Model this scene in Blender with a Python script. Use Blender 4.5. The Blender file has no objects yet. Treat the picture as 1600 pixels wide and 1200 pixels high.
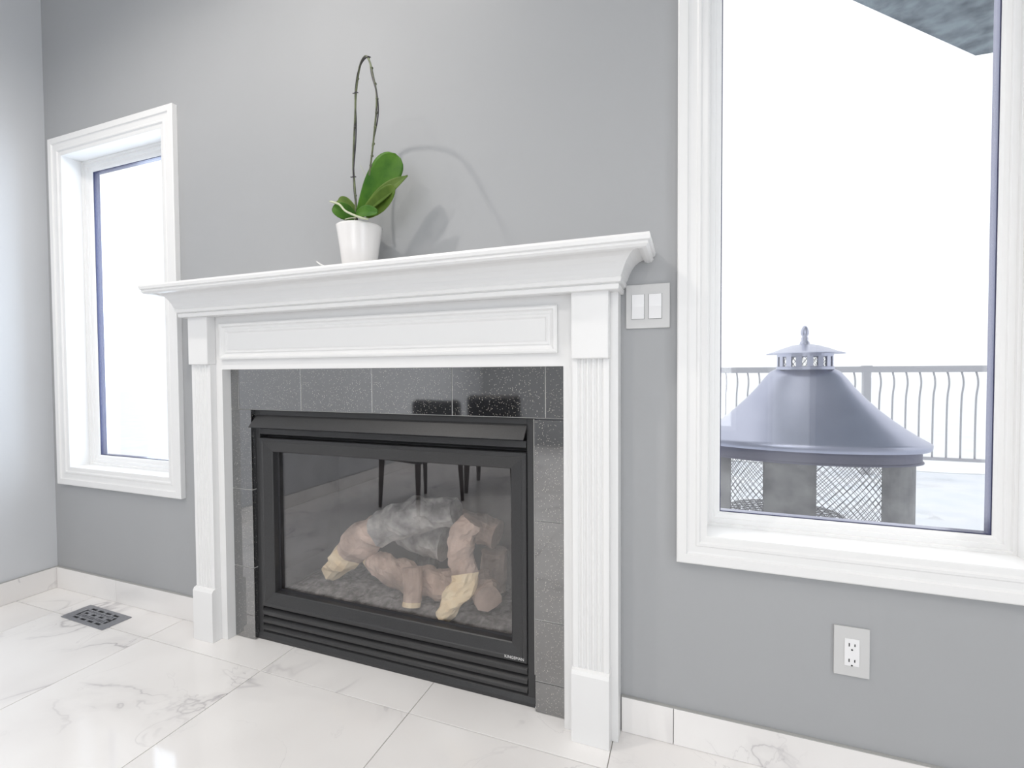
import bpy, bmesh, math, random
from mathutils import Vector, Matrix, noise
from math import sin, cos, pi, radians, sqrt, atan2
random.seed(7)
C = bpy.context.scene.collection
SC = bpy.context.scene

# ------------------------------------------------------------------ camera
YAW, PITCH, ROLL, DIST, HT, FPX = 0.35793, 0.025288, -0.005902, 1.3429, 1.0115, 742.36
fw = Vector((-sin(YAW) * cos(PITCH), cos(YAW) * cos(PITCH), -sin(PITCH)))
r0 = Vector((cos(YAW), sin(YAW), 0)); u0 = r0.cross(fw)
rt = r0 * cos(ROLL) + u0 * sin(ROLL); up = -r0 * sin(ROLL) + u0 * cos(ROLL)
cam = bpy.data.cameras.new('camera'); co = bpy.data.objects.new('camera', cam); C.objects.link(co)
M = Matrix((rt, up, -fw)).transposed().to_4x4(); M.translation = Vector((0, -DIST, HT))
co.matrix_world = M
cam.sensor_fit = 'HORIZONTAL'; cam.sensor_width = 36; cam.lens = FPX * 36 / 1600; cam.clip_start = 0.02; cam.clip_end = 500
SC.camera = co

# ------------------------------------------------------------------ world, exposure, daylight
W = bpy.data.worlds.new('overcast_sky'); SC.world = W; W.use_nodes = True
bg = W.node_tree.nodes['Background']; bg.inputs[0].default_value = (0.95, 0.975, 1.0, 1); bg.inputs[1].default_value = 1.35
SC.view_settings.view_transform = 'Standard'; SC.view_settings.look = 'None'
SC.view_settings.exposure = -0.08; SC.view_settings.gamma = 1.0; SC.view_settings.use_curve_mapping = False

def area(name, loc, rot, sx, sy, energy, col):
    l = bpy.data.lights.new(name, 'AREA'); l.shape = 'RECTANGLE'; l.size = sx; l.size_y = sy; l.energy = energy; l.color = col
    o = bpy.data.objects.new(name, l); o.location = loc; o.rotation_euler = rot; C.objects.link(o); return o
# fill lights added behind and beside the camera, set in unseen window openings
area('fill_back', (-0.45, -5.06, 1.35), (radians(90), 0, 0), 2.0, 2.1, 34, (0.93, 0.96, 1.0))
area('fill_right', (3.16, -2.9, 1.2), (0, radians(90), 0), 2.2, 2.6, 34, (0.84, 0.92, 1.0))
# daylight through the two windows of the fireplace wall
area('daylight_left_window', (-2.35, 0.3, 1.3), (radians(-90), 0, 0), 0.6, 1.4, 13, (0.72, 0.85, 1.0))
area('daylight_tall_window', (0.37, 0.3, 1.55), (radians(-90), 0, 0), 0.6, 1.9, 8, (0.92, 0.96, 1.0))
def spot(name, loc, energy, size, col, ang=120, rad=0.035):
    l = bpy.data.lights.new(name, 'SPOT'); l.energy = energy; l.spot_size = radians(ang); l.spot_blend = 0.6
    l.shadow_soft_size = rad; l.color = col
    o = bpy.data.objects.new(name, l); o.location = loc; C.objects.link(o); return o
LAMPS = [(-1.74, -1.11), (-0.98, -0.40), (-1.56, -2.3), (0.62, -2.3), (-2.35, -3.7), (0.62, -4.0), (2.2, -1.6)]  # after the pair near the mantel, the rest are added fill lamps
CEIL = 3.0
EN = [58, 23, 40, 40, 40, 40, 40]
for i, (x, y) in enumerate(LAMPS):
    spot('downlight_beam', (x, y, CEIL - 0.03), EN[i], .04, (1.0, 0.945, 0.88), 150, 0.11 if i == 1 else 0.04)

# ------------------------------------------------------------------ helpers
def new_bm(): return bmesh.new()
def obj(name, bm, mat=None, parent=None, smooth=False, bevel=0.0, loc=None):
    me = bpy.data.meshes.new(name)
    bmesh.ops.recalc_face_normals(bm, faces=bm.faces)
    bm.to_mesh(me); bm.free()
    if smooth:
        me.polygons.foreach_set('use_smooth', [True] * len(me.polygons))
    mats = mat if isinstance(mat, (list, tuple)) else [mat]
    for m in mats:
        if m: me.materials.append(m)
    o = bpy.data.objects.new(name, me); C.objects.link(o)
    if parent: o.parent = parent
    if loc: o.location = loc
    if bevel:
        b = o.modifiers.new('bevel', 'BEVEL'); b.width = bevel; b.segments = 2; b.limit_method = 'ANGLE'; b.angle_limit = radians(40)
    return o
def recenter(o):
    """move origin of a mesh object to the centre of its base"""
    me = o.data; vs = [v.co for v in me.vertices]
    c = Vector(((min(v.x for v in vs) + max(v.x for v in vs)) / 2, (min(v.y for v in vs) + max(v.y for v in vs)) / 2, min(v.z for v in vs)))
    me.transform(Matrix.Translation(-c)); o.location = Vector(o.location) + c; return o
def empty(name, loc=(0, 0, 0), rz=0):
    o = bpy.data.objects.new(name, None); o.location = loc; o.rotation_euler = (0, 0, rz); o.empty_display_size = 0.05
    C.objects.link(o); return o
def tag(o, label=None, cat=None, group=None, kind=None):
    if label: o['label'] = label
    if cat: o['category'] = cat
    if group: o['group'] = group
    if kind: o['kind'] = kind
    return o
def struct(o): o['kind'] = 'structure'; return o
def box(bm, x0, x1, y0, y1, z0, z1, mi=0):
    vs = [bm.verts.new(p) for p in ((x0, y0, z0), (x1, y0, z0), (x1, y1, z0), (x0, y1, z0), (x0, y0, z1), (x1, y0, z1), (x1, y1, z1), (x0, y1, z1))]
    for f in ((0, 3, 2, 1), (4, 5, 6, 7), (0, 1, 5, 4), (1, 2, 6, 5), (2, 3, 7, 6), (3, 0, 4, 7)):
        fc = bm.faces.new([vs[i] for i in f]); fc.material_index = mi
    return vs
def bx(name, x0, x1, y0, y1, z0, z1, mat, parent=None, bevel=0.0):
    bm = new_bm(); box(bm, x0, x1, y0, y1, z0, z1); return obj(name, bm, mat, parent, bevel=bevel)
def prism(bm, poly, axis, a, b):
    """extrude 2D poly: axis 'x' poly=(y,z); 'y' poly=(x,z); 'z' poly=(x,y)"""
    def P(p, t): return {'x': (t, p[0], p[1]), 'y': (p[0], t, p[1]), 'z': (p[0], p[1], t)}[axis]
    A = [bm.verts.new(P(p, a)) for p in poly]; B = [bm.verts.new(P(p, b)) for p in poly]; n = len(poly)
    bm.faces.new(A); bm.faces.new(B[::-1])
    for i in range(n): bm.faces.new((A[i], A[(i + 1) % n], B[(i + 1) % n], B[i]))
def ring(bm, x0, x1, z0, z1, prof, closed=True):
    """mitred moulding round a rectangle in the XZ plane; prof = (inset, y)"""
    R = []
    for d, y in prof:
        R.append([bm.verts.new(p) for p in ((x0 + d, y, z0 + d), (x1 - d, y, z0 + d), (x1 - d, y, z1 - d), (x0 + d, y, z1 - d))])
    n = len(R)
    for i in range(n if closed else n - 1):
        a, b = R[i], R[(i + 1) % n]
        for k in range(4): bm.faces.new((a[k], a[(k + 1) % 4], b[(k + 1) % 4], b[k]))
    return R
def tube(bm, pts, rad, seg=8, cap=True, mi=0, rfun=None):
    pts = [Vector(p) for p in pts]; n = len(pts); rings = []
    prev = None
    for i, p in enumerate(pts):
        t = (pts[min(i + 1, n - 1)] - pts[max(i - 1, 0)]).normalized()
        if prev is None:
            a = Vector((0, 0, 1)) if abs(t.z) < .9 else Vector((1, 0, 0)); a = (a - t * a.dot(t)).normalized()
        else: a = (prev - t * prev.dot(t)).normalized()
        prev = a; b = t.cross(a); r = rad[i] if isinstance(rad, (list, tuple)) else rad
        rr = []
        for k in range(seg):
            th = 2 * pi * k / seg; q = r * (rfun(i, k) if rfun else 1)
            rr.append(bm.verts.new(p + (a * cos(th) + b * sin(th)) * q))
        rings.append(rr)
    for i in range(n - 1):
        for k in range(seg):
            f = bm.faces.new((rings[i][k], rings[i][(k + 1) % seg], rings[i + 1][(k + 1) % seg], rings[i + 1][k])); f.material_index = mi(i) if callable(mi) else mi
    if cap:
        f = bm.faces.new(rings[0][::-1]); f.material_index = mi(0) if callable(mi) else mi
        f = bm.faces.new(rings[-1]); f.material_index = mi(n - 2) if callable(mi) else mi
def lathe(bm, prof, seg=48, c=(0, 0, 0), sy=1.0, closed=False):
    R = []
    for r, z in prof:
        R.append([bm.verts.new((c[0] + r * cos(2 * pi * k / seg), c[1] + sy * r * sin(2 * pi * k / seg), c[2] + z)) for k in range(seg)])
    for i in range(len(R) - 1 if not closed else len(R)):
        a, b = R[i], R[(i + 1) % len(R)]
        for k in range(seg): bm.faces.new((a[k], a[(k + 1) % seg], b[(k + 1) % seg], b[k]))
    return R
def smoothpts(pts, n=8):
    pts = [Vector(p) for p in pts]; out = []
    P = [pts[0] * 2 - pts[1]] + pts + [pts[-1] * 2 - pts[-2]]
    for i in range(1, len(P) - 2):
        for k in range(n):
            t = k / n; a, b, c, d = P[i - 1], P[i], P[i + 1], P[i + 2]
            out.append(0.5 * ((2 * b) + (c - a) * t + (2 * a - 5 * b + 4 * c - d) * t * t + (3 * b - a - 3 * c + d) * t ** 3))
    out.append(pts[-1]); return out

# ------------------------------------------------------------------ materials
def mat(name, col, rough=0.5, metal=0.0, spec=0.5, coat=0.0, ior=1.5):
    m = bpy.data.materials.new(name); m.use_nodes = True; b = m.node_tree.nodes['Principled BSDF']
    b.inputs['Base Color'].default_value = (*col, 1); b.inputs['Roughness'].default_value = rough
    b.inputs['Metallic'].default_value = metal; b.inputs['Specular IOR Level'].default_value = spec
    b.inputs['Coat Weight'].default_value = coat; b.inputs['IOR'].default_value = ior
    return m
def nodes(m): nt = m.node_tree; return nt, nt.nodes, nt.links, nt.nodes['Principled BSDF']
def add_noise(m, scale, c1, c2, bump=0.0, detail=4, lo=.35, hi=.65, stretch=None, bscale=None, bdist=.002):
    nt, N, L, b = nodes(m)
    tc = N.new('ShaderNodeTexCoord'); mp = N.new('ShaderNodeMapping'); L.new(tc.outputs['Object'], mp.inputs[0])
    if stretch: mp.inputs['Scale'].default_value = stretch
    n = N.new('ShaderNodeTexNoise'); n.inputs['Scale'].default_value = scale; n.inputs['Detail'].default_value = detail; L.new(mp.outputs[0], n.inputs[0])
    r = N.new('ShaderNodeValToRGB'); r.color_ramp.elements[0].position = lo; r.color_ramp.elements[1].position = hi
    r.color_ramp.elements[0].color = (*c1, 1); r.color_ramp.elements[1].color = (*c2, 1)
    L.new(n.outputs['Fac'], r.inputs[0]); L.new(r.outputs[0], b.inputs['Base Color'])
    if bump:
        n2 = N.new('ShaderNodeTexNoise'); n2.inputs['Scale'].default_value = bscale or scale * 3; n2.inputs['Detail'].default_value = 5; L.new(mp.outputs[0], n2.inputs[0])
        bp = N.new('ShaderNodeBump'); bp.inputs['Strength'].default_value = bump; bp.inputs['Distance'].default_value = bdist
        L.new(n2.outputs['Fac'], bp.inputs['Height']); L.new(bp.outputs[0], b.inputs['Normal'])
    return m
def paint(name, col, rough=.6, bump=.05):
    m = mat(name, col, rough); d = [c * .985 for c in col]
    return add_noise(m, 3, d, col, bump=bump, bscale=180, bdist=.0006)
M_wall = paint('grey_wall_paint', (0.392, 0.400, 0.413), .55, .12)
M_wall_lit = paint('daylit_grey_wall_paint', (0.62, 0.635, 0.66), .55, .12)  # wall grey made paler: the left wall's daylight is put into the colour
M_ceil = paint('ceiling_paint', (0.82, 0.82, 0.81), .8, .1)
M_white = mat('white_trim_enamel', (0.84, 0.84, 0.84), .3)
M_sash = mat('white_vinyl', (0.86, 0.86, 0.86), .3)
M_grout = paint('grout', (0.5, 0.48, 0.46), .9, .2)
M_darkgrout = paint('pale_grey_grout', (0.42, 0.42, 0.41), .8, .2)
M_spacer = mat('dark_window_spacer', (0.045, 0.05, 0.11), .35, .3)
M_gasket = mat('black_gasket', (0.012, 0.012, 0.016), .5)
M_black = add_noise(mat('black_powder_coat', (0.03, 0.03, 0.032), .42, 0.0, .6), 400, (.026, .026, .028), (.036, .036, .038), bump=.15, bscale=900, bdist=.0003)
M_gapshade = mat('gap_shade_black', (0.008, 0.008, 0.009), .7)
M_plate = mat('light_grey_plate', (0.62, 0.62, 0.62), .35)
M_rocker = mat('white_plastic', (0.85, 0.85, 0.86), .25)
M_slot = mat('dark_slot', (0.01, 0.01, 0.01), .6)

def marble():
    m = mat('white_marble_tile', (.85, .84, .83), .07, 0, .5)
    nt, N, L, b = nodes(m)
    tc = N.new('ShaderNodeTexCoord'); oi = N.new('ShaderNodeObjectInfo')
    cb = N.new('ShaderNodeCombineXYZ'); mu = N.new('ShaderNodeMath'); mu.operation = 'MULTIPLY'; mu.inputs[1].default_value = 37
    L.new(oi.outputs['Random'], mu.inputs[0]); L.new(mu.outputs[0], cb.inputs[0]); L.new(mu.outputs[0], cb.inputs[1]); L.new(mu.outputs[0], cb.inputs[2])
    ad = N.new('ShaderNodeVectorMath'); ad.operation = 'ADD'; L.new(tc.outputs['Object'], ad.inputs[0]); L.new(cb.outputs[0], ad.inputs[1])
    def vein(scale, width, dist):
        n = N.new('ShaderNodeTexNoise'); n.inputs['Scale'].default_value = scale; n.inputs['Detail'].default_value = 5; n.inputs['Roughness'].default_value = .55; n.inputs['Distortion'].default_value = dist
        L.new(ad.outputs[0], n.inputs[0])
        s = N.new('ShaderNodeMath'); s.operation = 'SUBTRACT'; s.inputs[1].default_value = .5; L.new(n.outputs['Fac'], s.inputs[0])
        a = N.new('ShaderNodeMath'); a.operation = 'ABSOLUTE'; L.new(s.outputs[0], a.inputs[0])
        r = N.new('ShaderNodeMapRange'); r.inputs[1].default_value = 0; r.inputs[2].default_value = width; r.inputs[3].default_value = 1; r.inputs[4].default_value = 0
        L.new(a.outputs[0], r.inputs[0]); return r
    v1 = vein(1.15, .010, .9); v2 = vein(2.6, .007, 1.2); v3 = vein(1.15, .05, .9)
    msk = N.new('ShaderNodeTexNoise'); msk.inputs['Scale'].default_value = 2.2; msk.inputs['Detail'].default_value = 2; L.new(ad.outputs[0], msk.inputs[0])
    mr = N.new('ShaderNodeMapRange'); mr.inputs[1].default_value = .46; mr.inputs[2].default_value = .64; L.new(msk.outputs['Fac'], mr.inputs[0])
    def mul(a, k):
        q = N.new('ShaderNodeMath'); q.operation = 'MULTIPLY'; L.new(a, q.inputs[0])
        if isinstance(k, float): q.inputs[1].default_value = k
        else: L.new(k, q.inputs[1])
        return q.outputs[0]
    a1 = mul(mul(v1.outputs[0], mr.outputs[0]), .62); a2 = mul(mul(v2.outputs[0], mr.outputs[0]), .38); a3 = mul(mul(v3.outputs[0], mr.outputs[0]), .22)
    s1 = N.new('ShaderNodeMath'); s1.operation = 'ADD'; L.new(a1, s1.inputs[0]); L.new(a2, s1.inputs[1])
    s2 = N.new('ShaderNodeMath'); s2.operation = 'ADD'; s2.use_clamp = True; L.new(s1.outputs[0], s2.inputs[0]); L.new(a3, s2.inputs[1])
    cl = N.new('ShaderNodeTexNoise'); cl.inputs['Scale'].default_value = 1.6; cl.inputs['Detail'].default_value = 3; L.new(ad.outputs[0], cl.inputs[0])
    cr = N.new('ShaderNodeValToRGB'); cr.color_ramp.elements[0].color = (.82, .80, .79, 1); cr.color_ramp.elements[1].color = (.90, .885, .875, 1)
    cr.color_ramp.elements[0].position = .35; cr.color_ramp.elements[1].position = .6; L.new(cl.outputs['Fac'], cr.inputs[0])
    mx = N.new('ShaderNodeMix'); mx.data_type = 'RGBA'; L.new(s2.outputs[0], mx.inputs[0]); L.new(cr.outputs[0], mx.inputs[6]); mx.inputs[7].default_value = (.40, .38, .40, 1)
    L.new(mx.outputs[2], b.inputs['Base Color'])
    return m
M_marble = marble()
def granite():
    m = mat('black_galaxy_tile', (.012, .012, .014), .045, 0, 1.0, 0, 2.3)
    nt, N, L, b = nodes(m)
    tc = N.new('ShaderNodeTexCoord')
    v = N.new('ShaderNodeTexVoronoi'); v.inputs['Scale'].default_value = 240; L.new(tc.outputs['Object'], v.inputs[0])
    cmp_ = N.new('ShaderNodeMath'); cmp_.operation = 'LESS_THAN'; cmp_.inputs[1].default_value = .2; L.new(v.outputs['Distance'], cmp_.inputs[0])
    sep = N.new('ShaderNodeSeparateColor'); L.new(v.outputs['Color'], sep.inputs[0])
    c2 = N.new('ShaderNodeMath'); c2.operation = 'LESS_THAN'; c2.inputs[1].default_value = .4; L.new(sep.outputs[0], c2.inputs[0])
    mm = N.new('ShaderNodeMath'); mm.operation = 'MULTIPLY'; L.new(cmp_.outputs[0], mm.inputs[0]); L.new(c2.outputs[0], mm.inputs[1])
    mx = N.new('ShaderNodeMix'); mx.data_type = 'RGBA'; L.new(mm.outputs[0], mx.inputs[0]); mx.inputs[6].default_value = (.014, .014, .016, 1); mx.inputs[7].default_value = (.85, .82, .7, 1)
    L.new(mx.outputs[2], b.inputs['Base Color'])
    return m
M_granite = granite()
def glass(name, refl, rough=0.0, tint=(1, 1, 1)):
    m = bpy.data.materials.new(name); m.use_nodes = True; nt = m.node_tree; N, L = nt.nodes, nt.links
    for n in list(N): N.remove(n)
    o = N.new('ShaderNodeOutputMaterial'); t = N.new('ShaderNodeBsdfTransparent'); t.inputs[0].default_value = (*tint, 1)
    g = N.new('ShaderNodeBsdfGlossy'); g.inputs['Roughness'].default_value = rough
    lw = N.new('ShaderNodeLayerWeight'); lw.inputs[0].default_value = .35
    mr = N.new('ShaderNodeMapRange'); mr.inputs[3].default_value = refl; mr.inputs[4].default_value = 1.0
    L.new(lw.outputs['Facing'], mr.inputs[0]); pw = N.new('ShaderNodeMath'); pw.operation = 'POWER'; pw.inputs[1].default_value = 3
    L.new(lw.outputs['Facing'], pw.inputs[0]); L.new(pw.outputs[0], mr.inputs[0])
    mx = N.new('ShaderNodeMixShader'); L.new(mr.outputs[0], mx.inputs[0]); L.new(t.outputs[0], mx.inputs[1]); L.new(g.outputs[0], mx.inputs[2])
    L.new(mx.outputs[0], o.inputs[0]); return m
M_glass = glass('window_glass', .06)
M_fireglass = glass('ceramic_fire_glass', .11, .012, (.95, .94, .94))

# ------------------------------------------------------------------ room shell
XL, XR, YB = -2.8248, 3.0, -5.0
def wall_with_holes(name, a0, a1, z0, z1, t0, t1, holes, mat_, axis='y'):
    xs = sorted({a0, a1} | {h[0] for h in holes} | {h[1] for h in holes}); zs = sorted({z0, z1} | {h[2] for h in holes} | {h[3] for h in holes})
    def solid(i, j):
        if i < 0 or j < 0 or i >= len(xs) - 1 or j >= len(zs) - 1: return False
        cx, cz = (xs[i] + xs[i + 1]) / 2, (zs[j] + zs[j + 1]) / 2
        return not any(h[0] < cx < h[1] and h[2] < cz < h[3] for h in holes)
    bm = new_bm()
    def V(a, t, z): return bm.verts.new((a, t, z) if axis == 'y' else (t, a, z))
    for i in range(len(xs) - 1):
        for j in range(len(zs) - 1):
            if not solid(i, j): continue
            a, b, c, d = xs[i], xs[i + 1], zs[j], zs[j + 1]
            for t in (t0, t1): bm.faces.new([V(a, t, c), V(b, t, c), V(b, t, d), V(a, t, d)])
            for (di, dj, p, q) in ((-1, 0, (a, c), (a, d)), (1, 0, (b, c), (b, d)), (0, -1, (a, c), (b, c)), (0, 1, (a, d), (b, d))):
                if not solid(i + di, j + dj):
                    bm.faces.new([V(p[0], t0, p[1]), V(q[0], t0, q[1]), V(q[0], t1, q[1]), V(p[0], t1, p[1])])
    bmesh.ops.remove_doubles(bm, verts=bm.verts, dist=1e-5)
    return struct(obj(name, bm, mat_))
LW = (-2.764, -1.931, .503, 2.089)      # casing, outer rectangle
RW = (-0.031, 0.785, .505, 2.52)
LI = (LW[0] + .082, LW[1] - .082, LW[2] + .08, LW[3] - .08)   # jamb, inner rectangle
RI = (RW[0] + .075, RW[1] - .075, RW[2] + .075, RW[3] - .075)
INS = (-1.546, -0.432, 0.0, 0.873)
def grow(r, d): return (r[0] - d, r[1] + d, r[2] - d, r[3] + d)
wf = wall_with_holes('wall_front', XL - .15, XR + .15, -.05, CEIL + .1, 0.0, 0.15,
                     [grow(LI, .012), grow(RI, .012), (INS[0] - .004, INS[1] + .004, -.05, INS[3] + .004)], M_wall)
wl = wall_with_holes('wall_left', YB, 0.0, -.05, CEIL + .1, XL - .15, XL, [], M_wall_lit, 'x')
wb = wall_with_holes('wall_back', XL - .15, XR + .15, -.05, CEIL + .1, YB - .15, YB, [(-1.45, .55, .25, 2.45), (.9, 1.42, 0, 2.1)], M_wall)
wr = wall_with_holes('wall_right', YB, 0.0, -.05, CEIL + .1, XR, XR + .15, [(-4.3, -1.6, .05, 2.3)], M_wall, 'x')
ce = struct(bx('ceiling', XL, XR, YB, 0, CEIL, CEIL + .1, M_ceil))
fl = struct(bx('floor', XL, XR, YB, -0.0, -.05, -.004, M_grout))
bm = new_bm()
box(bm, INS[0] - .08, INS[1] + .08, .56, .62, -.06, 1.15)
for a in (INS[0] - .08, INS[1] + .02): box(bm, a, a + .06, .152, .56, -.06, 1.15)
box(bm, INS[0] - .02, INS[1] + .02, .152, .56, 1.0, 1.15); box(bm, INS[0] - .02, INS[1] + .02, .152, .56, -.06, -.01)
struct(obj('fireplace_chase', bm, M_wall))

# marble floor tiles: joints measured on the photograph
G0, GW, GY, GL = -2.535, .5852, -.1534, 1.172
cache = {}
def tile_mesh(w, l, t):
    k = (round(w, 3), round(l, 3), round(t, 3))
    if k not in cache:
        bm = new_bm(); g = .0012
        box(bm, -w / 2 + g, w / 2 - g, -l / 2 + g, l / 2 - g, -t, 0)
        bmesh.ops.bevel(bm, geom=[e for e in bm.edges if all(abs(v.co.z) < 1e-6 for v in e.verts)], offset=.0008, segments=1, affect='EDGES')
        me = bpy.data.meshes.new('floor_tile'); bmesh.ops.recalc_face_normals(bm, faces=bm.faces); bm.to_mesh(me); bm.free(); me.materials.append(M_marble); cache[k] = me
    return cache[k]
xs = [XL] + [G0 + GW * i for i in range(10) if G0 + GW * i < XR - .05] + [XR]
ys = [0.0, GY]
while ys[-1] - GL > YB: ys.append(ys[-1] - GL)
ys.append(YB)
for i in range(len(xs) - 1):
    for j in range(len(ys) - 1):
        w, l = xs[i + 1] - xs[i], ys[j] - ys[j + 1]
        t = bpy.data.objects.new('floor_tile', tile_mesh(w, l, .0039)); C.objects.link(t); t.parent = fl
        t.location = ((xs[i] + xs[i + 1]) / 2, (ys[j] + ys[j + 1]) / 2, 0)

# tiled skirting, piece by piece
def skirting(name, axis, a, b, joints, wall):
    root = struct(empty(name, (0, 0, 0)))
    js = [a] + [j for j in joints if a + .02 < j < b - .02] + [b]
    for p, q in zip(js, js[1:]):
        g = .0008
        if axis == 'x': o = bx('skirting_tile', p + g, q - g, -.010, -.0005, .0005, .0985, M_marble, root, .001)
        else: o = bx('skirting_tile', wall + .0005, wall + .010, p + g, q - g, .0005, .0985, M_marble, root, .001)
        recenter(o)
    bm = new_bm()
    if axis == 'x': box(bm, a, b, -.0095, -.0005, .0985, .1005)
    else: box(bm, wall + .0005, wall + .0095, a, b, .0985, .1005)
    obj('sealant_bead', bm, M_darkgrout, root)
J = [-2.379 + GW * k for k in range(12)]
skirting('baseboard_front_left', 'x', XL + .011, -1.793, J, 0)
skirting('baseboard_front_right', 'x', -.177, XR, J, 0)
skirting('baseboard_left', 'y', YB, -.0005, [-4.4, -3.3, -2.1, -1.0], XL)

# ------------------------------------------------------------------ windows of the fireplace wall
def window(name, O, I, sash_w, yg, pw):
    root = struct(empty(name, ((O[0] + O[1]) / 2, 0, O[2])))
    off = root.location.copy()
    def fin(o): o.location = -off; return o
    w = I[0] - O[0]
    bm = new_bm()
    ring(bm, O[0], O[1], O[2], O[3], [(0, -.0005), (0, -.020), (.003, -.022), (w * .32, -.022), (w * .36, -.0175), (w * .42, -.0165), (w * .62, -.0165), (w * .66, -.0185),
                                     (w * .74, -.0185), (w * .80, -.0135), (w * .96, -.0125), (w, -.0115), (w, -.0005)])
    fin(obj('casing', bm, M_white, root))
    bm = new_bm(); ring(bm, *grow(I, .011), [(0, .0), (0.011, -.0005), (.011, yg + .04), (0, yg + .04)])
    fin(obj('jamb_lining', bm, M_white, root))
    s = sash_w; y0 = yg - .022
    bm = new_bm(); ring(bm, *I, [(0, yg + .028), (0, y0 - .004), (s * .18, y0 - .004), (s * .22, y0 + .003), (s * .55, y0 + .003), (s * .6, y0 + .008), (s * .85, y0 + .010), (s, y0 + .015), (s, yg - .004), (s * .9, yg + .028)])
    fin(obj('sash_frame', bm, M_sash, root))
    bm = new_bm(); ring(bm, I[0] + s - .001, I[1] - s + .001, I[2] + s - .001, I[3] - s + .001, [(0, yg - .003), (.0035, yg - .003), (.0035, yg + .022), (0, yg + .022)])
    fin(obj('glazing_spacer', bm, M_spacer, root))
    G = grow(I, -s + .002)
    a = fin(bx('glass_pane', G[0], G[1], yg, yg + .003, G[2], G[3], M_glass, root))
    return root
window('window_1', LW, LI, .044, .092, .08)
window('window_2', RW, RI, .036, .110, .075)
# windows and doors added behind and beside the photographer for fill and reflections
def far_window(name, rect, y, axis, bars):
    root = struct(empty(name)); a0, a1, z0, z1 = rect
    def b(nm, p, q, r, s, m, t=.05):
        if axis == 'y': bx(nm, p, q, y - t, y, r, s, m, root)
        else: bx(nm, y, y + t, p, q, r, s, m, root)
    b('frame_rail', a0, a1, z0, z0 + .06, M_white); b('frame_rail', a0, a1, z1 - .06, z1, M_white)
    for k in range(bars + 1):
        c = a0 + .03 + (a1 - a0 - .06) * k / bars; b('frame_stile', c - .03, c + .03, z0 + .06, z1 - .06, M_white)
    b('glass_pane', a0 + .05, a1 - .05, z0 + .05, z1 - .05, M_glass, .006)
far_window('window_added_back', (-1.45, .55, .25, 2.45), YB - .05, 'y', 2)
far_window('door_added_back', (.9, 1.42, 0.0, 2.1), YB - .05, 'y', 1)
far_window('door_added_right', (-4.3, -1.6, .05, 2.3), XR + .05, 'x', 2)

# ------------------------------------------------------------------ mantelpiece
XC = -.985
mant = tag(empty('fireplace_mantel', (XC, -.06, 0)), 'white painted wooden mantelpiece with crown shelf and fluted legs around the fireplace', 'mantelpiece')
OX0, OX1 = -1.791, -.179          # outer edges of the frame board
PX0, PX1 = -1.641, -.329          # opening
def mp(name, bm, m=M_white, **k):
    o = obj(name, bm, m, mant, **k); o.location = -mant.location; return o
bm = new_bm()
for a, b in ((OX0, PX0), (PX1, OX1)): box(bm, a, b, -.055, -.0005, 0.0005, 1.24)
box(bm, PX0, PX1, -.055, -.0225, 1.027, 1.24)
mp('frame_board', bm)
bm = new_bm()
ring(bm, -1.641, -.344, 1.064, 1.197, [(0, -.0552), (0, -.066), (.005, -.068), (.010, -.068), (.015, -.062), (.022, -.0605), (.026, -.064), (.031, -.0635), (.036, -.0595), (.036, -.0552)])
mp('panel_moulding', bm)
mp('frieze_panel', (lambda b: (box(b, -1.606, -.379, -.0595, -.0552, 1.099, 1.162), b)[1])(new_bm()))
def pilaster(cx):
    w = .098; x0, x1 = cx - w / 2, cx + w / 2
    poly = [(x0, -.0552), (x0, -.079)]
    n = 5; m = .012; p = (w - 2 * m) / n
    for i in range(n):
        s = x0 + m + p * i + p * .14; e = x0 + m + p * (i + 1) - p * .14
        poly += [(s, -.079), (s + (e - s) * .18, -.0755), (s + (e - s) * .5, -.074), (e - (e - s) * .18, -.0755), (e, -.079)]
    poly += [(x1, -.079), (x1, -.0552)]
    bm = new_bm(); prism(bm, poly, 'z', .200, 1.046); mp('fluted_pilaster', bm)
    bm = new_bm(); box(bm, x0 - .001, x1 + .001, -.091, -.0552, 1.046, 1.24); o = mp('header_block', bm, bevel=.003)
    bm = new_bm(); prism(bm, [(-.0552, .0005), (-.093, .0005), (-.093, .188), (-.088, .197), (-.080, .2), (-.0552, .2)], 'x', x0 - .002, x1 + .002); mp('plinth_block', bm)
pilaster(-.249); pilaster(-1.721)
prof = [(-.06, 1.225), (0.002, 1.222), (.006, 1.224), (.007, 1.235), (.004, 1.238), (.012, 1.241), (.014, 1.250), (.012, 1.253), (.017, 1.262), (.021, 1.274), (.028, 1.288), (.037, 1.300), (.047, 1.308),
        (.058, 1.312), (.062, 1.311), (.062, 1.3065), (.071, 1.304), (.080, 1.306), (.085, 1.312), (.084, 1.318), (.089, 1.321), (.0905, 1.330), (.088, 1.337), (-.06, 1.337)]
bm = new_bm(); R = []
bxl, bxr, byf = -1.793, -.177, -.100
for p, z in prof:
    R.append([bm.verts.new(v) for v in ((bxl - p, -.0005, z), (bxl - p, byf - p, z), (bxr + p, byf - p, z), (bxr + p, -.0005, z))])
for i in range(len(R)):
    a, b = R[i], R[(i + 1) % len(R)]
    for k in range(3): bm.faces.new((a[k], a[k + 1], b[k + 1], b[k]))
bm.faces.new([r[0] for r in R]); bm.faces.new([r[3] for r in R][::-1])
mp('crown_shelf', bm)
bm = new_bm(); box(bm, -1.72, -.25, -.03, -.0005, 1.241, 1.3365); box(bm, -1.75, -.22, -.045, -.001, 1.325, 1.3368)
mp('shelf_core', bm)

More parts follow.
